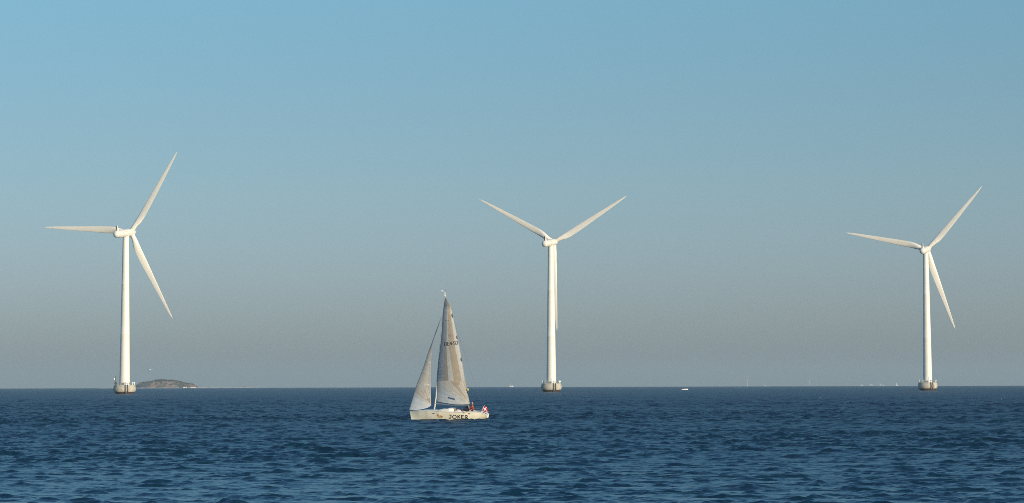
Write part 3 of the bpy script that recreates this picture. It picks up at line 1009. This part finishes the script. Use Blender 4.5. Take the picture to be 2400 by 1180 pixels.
# the number on the far side shows through faintly, mirrored
for ch in ([[(1052.2, 789.5), (1052.2, 783), (1052.2, 789.5), (1056, 783), (1056, 789.5)]],
           [[(1058.4, 783), (1062, 783), (1062, 789.2), (1058.4, 789.2)], [(1062, 786.1), (1059, 786.1)]]):
    letters(ch, .9, on_main, "sail_letter", M_ghost, mo)

jib = Sail([(958.6, 961), (974.6, 908), (991.9, 861.7), (1002, 830), (1012, 803), (1022, 775), (1033.7, 743.6)],
           [(1010.6, 950.6), (1010.0, 933.8), (1009.2, 905), (1008.8, 876), (1010, 847), (1012.2, 821.4), (1015.5, 798.3), (1023.9, 775), (1034.8, 743.6)],
           [(958.6, 961), (975, 961.2), (990, 959.4), (1004.8, 954.8), (1010.6, 950.6)],
           lambda v: .02, lambda v: .02 + .42 * (1 - v) ** .9, .09)
def jib_col(x, y, u, v):
    c = (.66, .60, .50)
    if y < 914:
        for e in (.32, .46, .58, .70, .82):
            if abs(u - e) < .012: c = (.80, .74, .63)
        if .82 < u < .93: c = (.58, .50, .40)
    else:
        a = math.degrees(math.atan2(951 - y, 1010.6 - x)); r = math.hypot(951 - y, 1010.6 - x)
        edges = [3, 15, 27, 38, 50, 61, 72, 80]
        pal = [(.78, .79, .77), (.72, .75, .75), (.77, .79, .77), (.70, .70, .66), (.64, .56, .46), (.66, .58, .48), (.63, .55, .45), (.66, .56, .46), (.64, .50, .37)]
        c = pal[sum(a > e for e in edges)]
        for e in edges:
            if abs(a - e) * r * math.pi / 180 < .5: c = (.86, .80, .69)
        if r < 18 and a > 55: c = (.58, .42, .28)
    if abs(y - 914.3) < .5 and u > .2: c = (.72, .64, .50)
    if u > .95: c = (.72, .70, .64)
    if u < .035: c = (.36, .36, .36)
    if inpoly(x, y, [(995, 899.5), (1006.6, 900), (1006.6, 904), (995, 903.4)]): c = (.80, .78, .72)
    if abs(x - 1007) < 2.2 and abs(y - 849.5) < 1.6: c = (.80, .78, .72)
    if y < 800: c = (.42, .42, .40)
    return c
build_sail("jib", jib, jib_col, 80, 220)

# ---- crew
def person(joints, edges, radii, mats, name, label, group, scale=1.0, hair=None, headc=None, cloth=None):
    """one continuous skinned body; joints in boat-local metres"""
    me = bpy.data.meshes.new(name)
    keys = list(joints)
    me.from_pydata([joints[k] for k in keys], [(keys.index(a), keys.index(b)) for a, b in edges], [])
    o = bpy.data.objects.new(name, me); COL.objects.link(o)
    o.matrix_world = BM
    sk = o.modifiers.new("skin", 'SKIN'); sk.use_smooth_shade = True
    lay = me.skin_vertices[0].data if me.skin_vertices else None
    if lay is None:
        bpy.context.view_layer.objects.active = o
        bpy.ops.mesh.customdata_skin_add()
        lay = me.skin_vertices[0].data
    for i, k in enumerate(keys):
        r = radii[k]; lay[i].radius = r if isinstance(r, tuple) else (r, r)
        lay[i].use_root = (k == 'pelvis')
    ss = o.modifiers.new("sub", 'SUBSURF'); ss.levels = 2; ss.render_levels = 2
    bpy.context.view_layer.update()
    dg = bpy.context.evaluated_depsgraph_get()
    em = bpy.data.meshes.new_from_object(o.evaluated_get(dg))
    o.modifiers.clear(); o.data = em; em.name = name
    em.materials.clear()
    for m in mats: em.materials.append(m)
    for p in em.polygons:
        c = p.center
        p.material_index = cloth(c)
        p.use_smooth = True
    tag(o, label, "person", group)
    return o
M_skin = mat("skin", (.48, .27, .19), .6)
M_darkcl = mat("dark_sailing_suit", (.020, .015, .018), .95, spec=.1, var=.3, vscale=6, col2=(.05, .022, .022), c2scale=5)
M_redj = mat("red_orange_jacket", (.22, .03, .03), .7, var=.2, vscale=6, col2=(.40, .15, .03), c2lo=.52, c2hi=.62, c2scale=4)
M_hair = mat("dark_hair", (.05, .03, .02), .8, var=.3, vscale=20)
M_cap = mat("pale_cap", (.60, .56, .50), .8)

def crew(hip, lean, leg_dx, knee_up, arm_to, name, label, mats, cloth_kind, yy):
    """hip: local point; faces the bow (+x)"""
    h = hip
    J = {}
    J['pelvis'] = h
    J['waist'] = h + Vector((.02 + lean * .25, 0, .17))
    J['chest'] = h + Vector((lean * .7, 0, .38))
    J['neck'] = h + Vector((lean * .95, 0, .56))
    J['head0'] = J['neck'] + Vector((.02, 0, .09))
    J['head1'] = J['neck'] + Vector((.03, 0, .20))
    J['head2'] = J['neck'] + Vector((.025, 0, .255))
    J['nose'] = J['head1'] + Vector((.115, 0, -.03))
    E = [('pelvis', 'waist'), ('waist', 'chest'), ('chest', 'neck'), ('neck', 'head0'), ('head0', 'head1'), ('head1', 'head2'), ('head1', 'nose')]
    Rr = dict(pelvis=(.17, .15), waist=(.165, .14), chest=(.19, .155), neck=.062, head0=.088, head1=.108, head2=.07, nose=.018)
    for s, sn in ((1, 'p'), (-1, 's')):
        J['sh' + sn] = h + Vector((lean * .85, s * .19, .47))
        hand = arm_to[0 if s == 1 else 1]
        el = (J['sh' + sn] + hand) / 2 + Vector((-.06, s * .07, -.10))
        J['el' + sn] = el; J['wr' + sn] = hand
        dirn = (hand - el).normalized()
        palm = hand + dirn * .08
        J['pa' + sn] = palm
        E += [('chest', 'sh' + sn), ('sh' + sn, 'el' + sn), ('el' + sn, 'wr' + sn), ('wr' + sn, 'pa' + sn)]
        Rr.update({'sh' + sn: .075, 'el' + sn: .052, 'wr' + sn: .032, 'pa' + sn: (.038, .02)})
        side = Vector((0, 1, 0)); dn = Vector((0, 0, -1))
        for k in range(4):
            b1 = palm + dirn * .05 + side * (k - 1.5) * .021
            L_ = (.036, .042, .040, .031)[k]
            b2 = b1 + dirn * L_ + dn * .018; b3 = b2 + dirn * L_ * .3 + dn * .034
            J[f'f{k}a{sn}'] = b1; J[f'f{k}b{sn}'] = b2; J[f'f{k}c{sn}'] = b3
            E += [('pa' + sn, f'f{k}a{sn}'), (f'f{k}a{sn}', f'f{k}b{sn}'), (f'f{k}b{sn}', f'f{k}c{sn}')]
            Rr.update({f'f{k}a{sn}': .010, f'f{k}b{sn}': .009, f'f{k}c{sn}': .008})
        t1 = hand + dirn * .035 + side * (-s) * .038
        t2 = t1 + dirn * .035 + side * (-s) * .012 + dn * .012
        J['t1' + sn] = t1; J['t2' + sn] = t2
        E += [('wr' + sn, 't1' + sn), ('t1' + sn, 't2' + sn)]
        Rr.update({'t1' + sn: .011, 't2' + sn: .009})
        J['hp' + sn] = h + Vector((.02, s * .10, -.02))
        kn = h + Vector((leg_dx * .55, s * .13, knee_up))
        an = h + Vector((leg_dx, s * .12, -.02 - .03))
        if knee_up < 0: an = kn + Vector((.05, 0, -.40))
        J['kn' + sn] = kn; J['an' + sn] = an
        J['to' + sn] = an + Vector((.17, 0, .06 if knee_up >= 0 else -.03)); 
        E += [('pelvis', 'hp' + sn), ('hp' + sn, 'kn' + sn), ('kn' + sn, 'an' + sn), ('an' + sn, 'to' + sn)]
        Rr.update({'hp' + sn: .10, 'kn' + sn: .068, 'an' + sn: .045, 'to' + sn: .035})
    zs, zw = J['neck'].z - .01, h.z + .06
    wr = [J['wrp'], J['wrs']]
    def cloth(c):
        if c.z > J['head1'].z + .03 and c.x < J['head1'].x + .09: return 3
        if c.z > zs and c.x < J['head1'].x - .055: return 3
        if c.z > zs + .01: return 2
        for w, e in ((J['wrp'], J['elp']), (J['wrs'], J['els'])):
            if (c - w).length < .17 and (c - w).dot(w - e) > 0: return 2
        if c.z > zw and (c.x < h.x + .35 or c.z > zw + .1): return 1
        return 0
    return person(J, E, Rr, mats, name, label, "crew of the yacht", cloth=cloth)

h1 = loc(1096.8, 963.0, .42)
crew(h1, -.02, .86, .10, (h1 + Vector((.42, .10, .26)), h1 + Vector((.35, -.22, .24))), "person",
     "person in dark clothes sitting with legs stretched forward under the mainsail's clew", [M_darkcl, M_darkcl, M_skin, M_hair], 0, .3)
h2 = loc(1108.6, 962.5, .35)
crew(h2, .02, .50, .16, (h2 + Vector((.34, .20, .30)), h2 + Vector((.38, -.12, .26))), "person",
     "person in a red and orange jacket sitting aft in the cockpit", [M_darkcl, M_redj, M_skin, M_hair], 0, .3)

# crumpled pale sail bag in the cockpit
from mathutils import noise as mnoise
q = loc(1073.5, 964.2, .55)
rows = []
for i in range(14):
    th = math.pi * i / 13
    rows.append([Vector((q.x, q.y, q.z)) + Vector((.34 * math.sin(th) * math.cos(a), .22 * math.sin(th) * math.sin(a), .14 * math.cos(th))) * (1 + .35 * mnoise.noise(Vector((math.cos(a) * 2, math.sin(a) * 2 + 5, th * 2)))) for a in np.linspace(0, 2 * math.pi, 19)[:-1]])
bagm = mat("pinkish_bag_cloth", (.66, .54, .50), .9, var=.12, vscale=8)
bag = MB().grid(rows, closed=True).build("sail_bag", bagm, None)
bag.matrix_world = BM
tag(bag, "crumpled pale pinkish bag lying in the yacht's cockpit", "bag")
# yellow marker light clipped at the leech
q = loc(1096.3, 913.5, .80)
fl = empty("rescue_light", BM @ q)
tag(fl, "small yellow rescue light hanging at the mainsail's after edge", "rescue light")
MB().lathe([(-.13, .03), (-.10, .07), (.02, .085), (.08, .065), (.13, .03)], 12).build("float", mat("yellow_float", (.55, .50, .10), .5), fl)
MB().lathe([(-.36, .035), (-.16, .035)], 8).build("handle", M_black, fl)
# flag on its staff
st0, st1 = loc(1127.5, 967.5, 0), loc(1134.8, 950.6, 0)
staff = MB().tube([st0, st1, st1 + (st1 - st0).normalized() * .03], [.018, .014, .022], 8).build("flagstaff", M_whitepaint, boat)
A, B_, Cc, Dd = (1134.6, 951.4), (1131.4, 961.6), (1138.2, 966.4), (1145.2, 965.6)
def flagpix(u, v):      # u along the fly, v down the hoist
    ax, ay = A[0] + (B_[0] - A[0]) * v, A[1] + (B_[1] - A[1]) * v
    bx, by = Dd[0] + (Cc[0] - Dd[0]) * v, Dd[1] + (Cc[1] - Dd[1]) * v
    sag = math.sin(math.pi * u)
    return ax + (bx - ax) * u + 1.6 * sag * (1 - v), ay + (by - ay) * u - 2.3 * sag * (1 - v) + .8 * sag * v
M_fr = mat("flag_red", (.42, .02, .045), .8, var=.1); M_fw = mat("flag_white", (.80, .76, .74), .8)
NU, NV = 26, 20
rows = [[loc(*flagpix(i / NU, j / NV), .12 * math.sin(i / NU * 8 + j / NV * 1.5) * (i / NU)) for i in range(NU + 1)] for j in range(NV + 1)]
fb = MB().grid(rows)
for k in range(len(fb.f)):
    j, i = divmod(k, NU)
    u, v = (i + .5) / NU, (j + .5) / NV
    fb.m[k] = 1 if (abs(u - .36) < .062 or abs(v - .5) < .085) else 0
fo = fb.build("flag", [M_fr, M_fw], staff, angle=180)
# ------------------------------------------------------------------ small far things
def on_sea(px, py):
    """range at which the curved sea is seen at a photo pixel, and the point there"""
    d = ray(px, py); best = None
    lo, hi = 20.0, 6400.0
    for _ in range(60):
        mid = (lo + hi) / 2
        z = CAMZ + d.z / math.hypot(d.x, d.y) * mid
        if z > -mid * mid / (2 * RE): lo = mid
        else: hi = mid
    h = math.hypot(d.x, d.y)
    return Vector((d.x / h * lo, d.y / h * lo, -lo * lo / (2 * RE))), lo

def boat_hull(L, B, H, stern=1):
    rows = []
    for i in range(15):
        u = i / 14
        x = L / 2 - L * u
        b = B / 2 * float(np.interp(u, [0, .1, .3, .6, 1], [.03, .35, .8, 1, .88]))
        zs = H * (1.25 - .35 * min(1, u * 1.6))
        row = [Vector((x, 0, -.25)), Vector((x, b * .7, -.1)), Vector((x, b * .95, zs * .5)), Vector((x, b, zs)), Vector((x, b * .88, zs + .01)), Vector((x, b * .8, zs * .55)),
               Vector((x, -b * .8, zs * .55)), Vector((x, -b * .88, zs + .01)), Vector((x, -b, zs)), Vector((x, -b * .95, zs * .5)), Vector((x, -b * .7, -.1))]
        rows.append(row)
    mb = MB().grid(rows, closed=True)
    n = 14 * 11
    mb.f.append(tuple(range(n, n + 11))); mb.m.append(0)
    mb.f.append(tuple(range(10, -1, -1))); mb.m.append(0)
    return mb

p, D = on_sea(1605, 914.2)
t = empty("motorboat", p, R_(8))
tag(t, "small white open motorboat out on the sea right of the central turbine", "motorboat")
k = D * 15.5 / F
boat_hull(k, k * .34, k * .13).build("hull", M_whitepaint, t, angle=40)
MB().add([(k*.12, k*.11, k*.12), (k*.12, -k*.11, k*.12), (k*.05, k*.10, k*.205), (k*.05, -k*.10, k*.205)], [(0, 1, 3, 2)]).box((-.02*k, 0, k*.12), (k*.12, k*.2, k*.10)).build("console", M_whitepaint, t, smooth=False)
MB().box((-k * .5, 0, k * .12), (k * .06, k * .07, k * .16)).build("outboard_motor", M_dark, t, smooth=False)
print("motorboat", D, k)

def yacht_far(px, D, name, label, cat, L, H, sail=True, house=True):
    q = at_px(px, D, sea_z(0, D))
    t = empty(name, q, R_(random.uniform(-20, 20)))
    tag(t, label, cat)
    boat_hull(L, L * .25, H).build("hull", M_whitepaint, t, angle=40)
    return t
t = yacht_far(1198, 6000, "distant_yacht", "tiny white yacht on the horizon between the sailboat and the central turbine", "boat", 9.5, 1.6)
MB().tube([(0, 0, 1), (-.2, 0, 9.5)], .07, 6).build("mast", M_alu, t)
MB().add([(-.3, 0, 2.2), (-.35, .02, 7.5), (-3.3, .5, 2.3)], [(0, 1, 2)]).add([(-.3, -.03, 2.2), (-.35, -.01, 7.5), (-3.3, .47, 2.3)], [(2, 1, 0)]).build("sail", M_cap, t, smooth=False)
MB().box((2.2, 0, 2.1), (2.2, 1.6, 2.2)).build("cabin", M_whitepaint, t, smooth=False)

M_distfade = mat('distance_faded_white', (.55, .54, .52), .6)  # distance fade put into the deckhouse colour: white turned pale grey
def ship(px, D, label, L, H, house):
    q = at_px(px, D, sea_z(0, D))
    t = empty("distant_ship", q, R_(random.uniform(-8, 8)))
    tag(t, label, "ship", "ships on the horizon")
    boat_hull(L, L * .16, H).build("hull", M_grey, t, angle=40)
    for (x, w, z0, h) in house:
        o = MB().box((x, 0, z0 + h / 2), (w, L * .12, h)).build("deckhouse", M_distfade, t, smooth=False)
        MB().box((x, 0, z0 + h + .8), (w * .25, w * .25, 1.6)).build("funnel", M_white_wall, o, smooth=False)
    return t
ship(1794.5, 9500, "faint low white ship right of the red chimney on the horizon", 10, 2.2, [(-1.5, 5, 2, 2.2)])
ship(2020, 9500, "low flat white ship on the horizon, left one of the close pair", 11, 2.5, [(-2.0, 5.5, 2.3, 2.3)])
ship(2042, 9500, "taller white ship on the horizon, right one of the close pair", 14, 2.5, [(-1.5, 6, 2.3, 4.0), (4.0, 3.5, 2.3, 1.6)])
ship(2066, 12500, "very faint grey-blue ship beyond the pair of white ships", 26, 5, [(-6, 5, 5, 8), (5, 4, 5, 4)])
t = yacht_far(2101, 8500, "distant_sailing_boat", "tiny bright sail on the horizon just left of the right-hand turbine", "sailboat", 8, 1.4)
for dz in (0, -.05):
    pass
MB().tube([(0, 0, 1), (0, 0, 10.0)], .08, 6).build("mast", M_alu, t)
MB().add([(.1, .03, 2), (.1, .03, 9.6), (3.6, .6, 2.2)], [(0, 1, 2)]).add([(.1, -.03, 2), (.1, -.03, 9.6), (3.6, .54, 2.2)], [(2, 1, 0)]).build("sail", M_whitepaint, t, smooth=False)

# a tall reddish chimney on the far coast
q = at_px(1751.6, 13000, sea_z(0, 13000))
t = empty("chimney", q)
tag(t, "thin reddish chimney standing on the horizon left of the faint far turbine", "chimney")
MB().lathe([(0, 2.6), (20, 2.3), (33.2, 2.1)], 20).build("shaft", mat("chimney_shaft", (.55, .47, .45), .9), t)
mr_ = mat("chimney_red", (.50, .22, .22), .8)
for z0, z1 in ((14, 20), (24, 28.5), (31, 33.4)):
    MB().lathe([(z0, 2.45), (z1, 2.3)], 20).build("band", mr_, t)

# white floats bobbing on the water
M_float = mat("white_float", (.80, .80, .78), .4)
for px, py, lab in ((1923.6, 932.2, "small white float on the water below the red chimney, brighter of the two"), (2346.4, 936.6, "small white float on the water near the right edge")):
    p, D = on_sea(px, py)
    t = empty("mooring_float", p)
    tag(t, lab, "float", "white floats on the water")
    s = D * 2.6 / F / 2
    MB().lathe([(-s * .8, s * .3), (-s * .4, s * .9), (0.1 * s, s), (.7 * s, s * .8), (1.1 * s, s * .3)], 16).build("body", M_float, t)
    MB().tube([(s * .25 * math.cos(a), 0, 1.1 * s + s * .25 * math.sin(a)) for a in np.linspace(-.3, math.pi + .3, 10)], s * .08, 6).build("ring", M_dark, t)

# gull over the island
p = at_range(352.6, 867.3, 520)
t = empty("seagull", p, R_(60))
tag(t, "white gull flying above the left slope of the island", "bird")
M_gull = mat("gull_feathers", (.75, .76, .76), .8)
M_gullw = mat("gull_grey_feathers", (.50, .53, .55), .8, var=.15)
body = MB().lathe([(-.30, .01), (-.24, .035), (-.15, .06), (-.02, .078), (.10, .07), (.17, .05), (.22, .052), (.26, .04), (.285, .018), (.32, .006)], 14, Matrix.Rotation(math.pi / 2, 4, 'Y'))
body.build("body", M_gull, t)
for s in (1, -1):
    rows = []
    for k, (y, z, c, x0) in enumerate(((.04, .02, .17, .06), (.20, .12, .16, .08), (.34, .15, .14, .07), (.50, .10, .10, .0), (.64, .03, .04, -.10))):
        rows.append([Vector((x0, s * y, z)), Vector((x0 - c * .4, s * y, z + .018)), Vector((x0 - c, s * y, z - .005)), Vector((x0 - c * .4, s * y, z - .008))])
    wb = MB().grid(rows, closed=True)
    wb.f.append((3, 2, 1, 0)); wb.m.append(0); wb.f.append((16, 17, 18, 19)); wb.m.append(0)
    wb.build("wing", M_gullw, t, angle=60)
MB().add([(-.24, .03, 0), (-.24, -.03, 0), (-.40, -.07, .0), (-.40, .07, .0), (-.24, .03, .015), (-.24, -.03, .015), (-.40, -.07, .008), (-.40, .07, .008)],
         [(0, 1, 2, 3), (7, 6, 5, 4), (0, 3, 7, 4), (1, 5, 6, 2), (2, 6, 7, 3), (0, 4, 5, 1)]).build("tail", M_gull, t, smooth=False)
# ------------------------------------------------------------------ haze
def make_haze():
    m = bpy.data.materials.new("sea_haze"); m.use_nodes = True
    t = m.node_tree
    for n in list(t.nodes):
        if n.type != 'OUTPUT_MATERIAL': t.nodes.remove(n)
    v = t.nodes.new("ShaderNodeVolumePrincipled")
    v.inputs["Color"].default_value = (.49, .60, .655, 1)
    v.inputs["Density"].default_value = 0.9e-4
    v.inputs["Anisotropy"].default_value = 0.0
    o = [n for n in t.nodes if n.type == 'OUTPUT_MATERIAL'][0]
    t.links.new(v.outputs[0], o.inputs["Volume"])
    b = MB().box((0, 0, 34), (54000, 54000, 200)).build("haze", m, smooth=False)
    tag(b, kind='stuff')
make_haze()
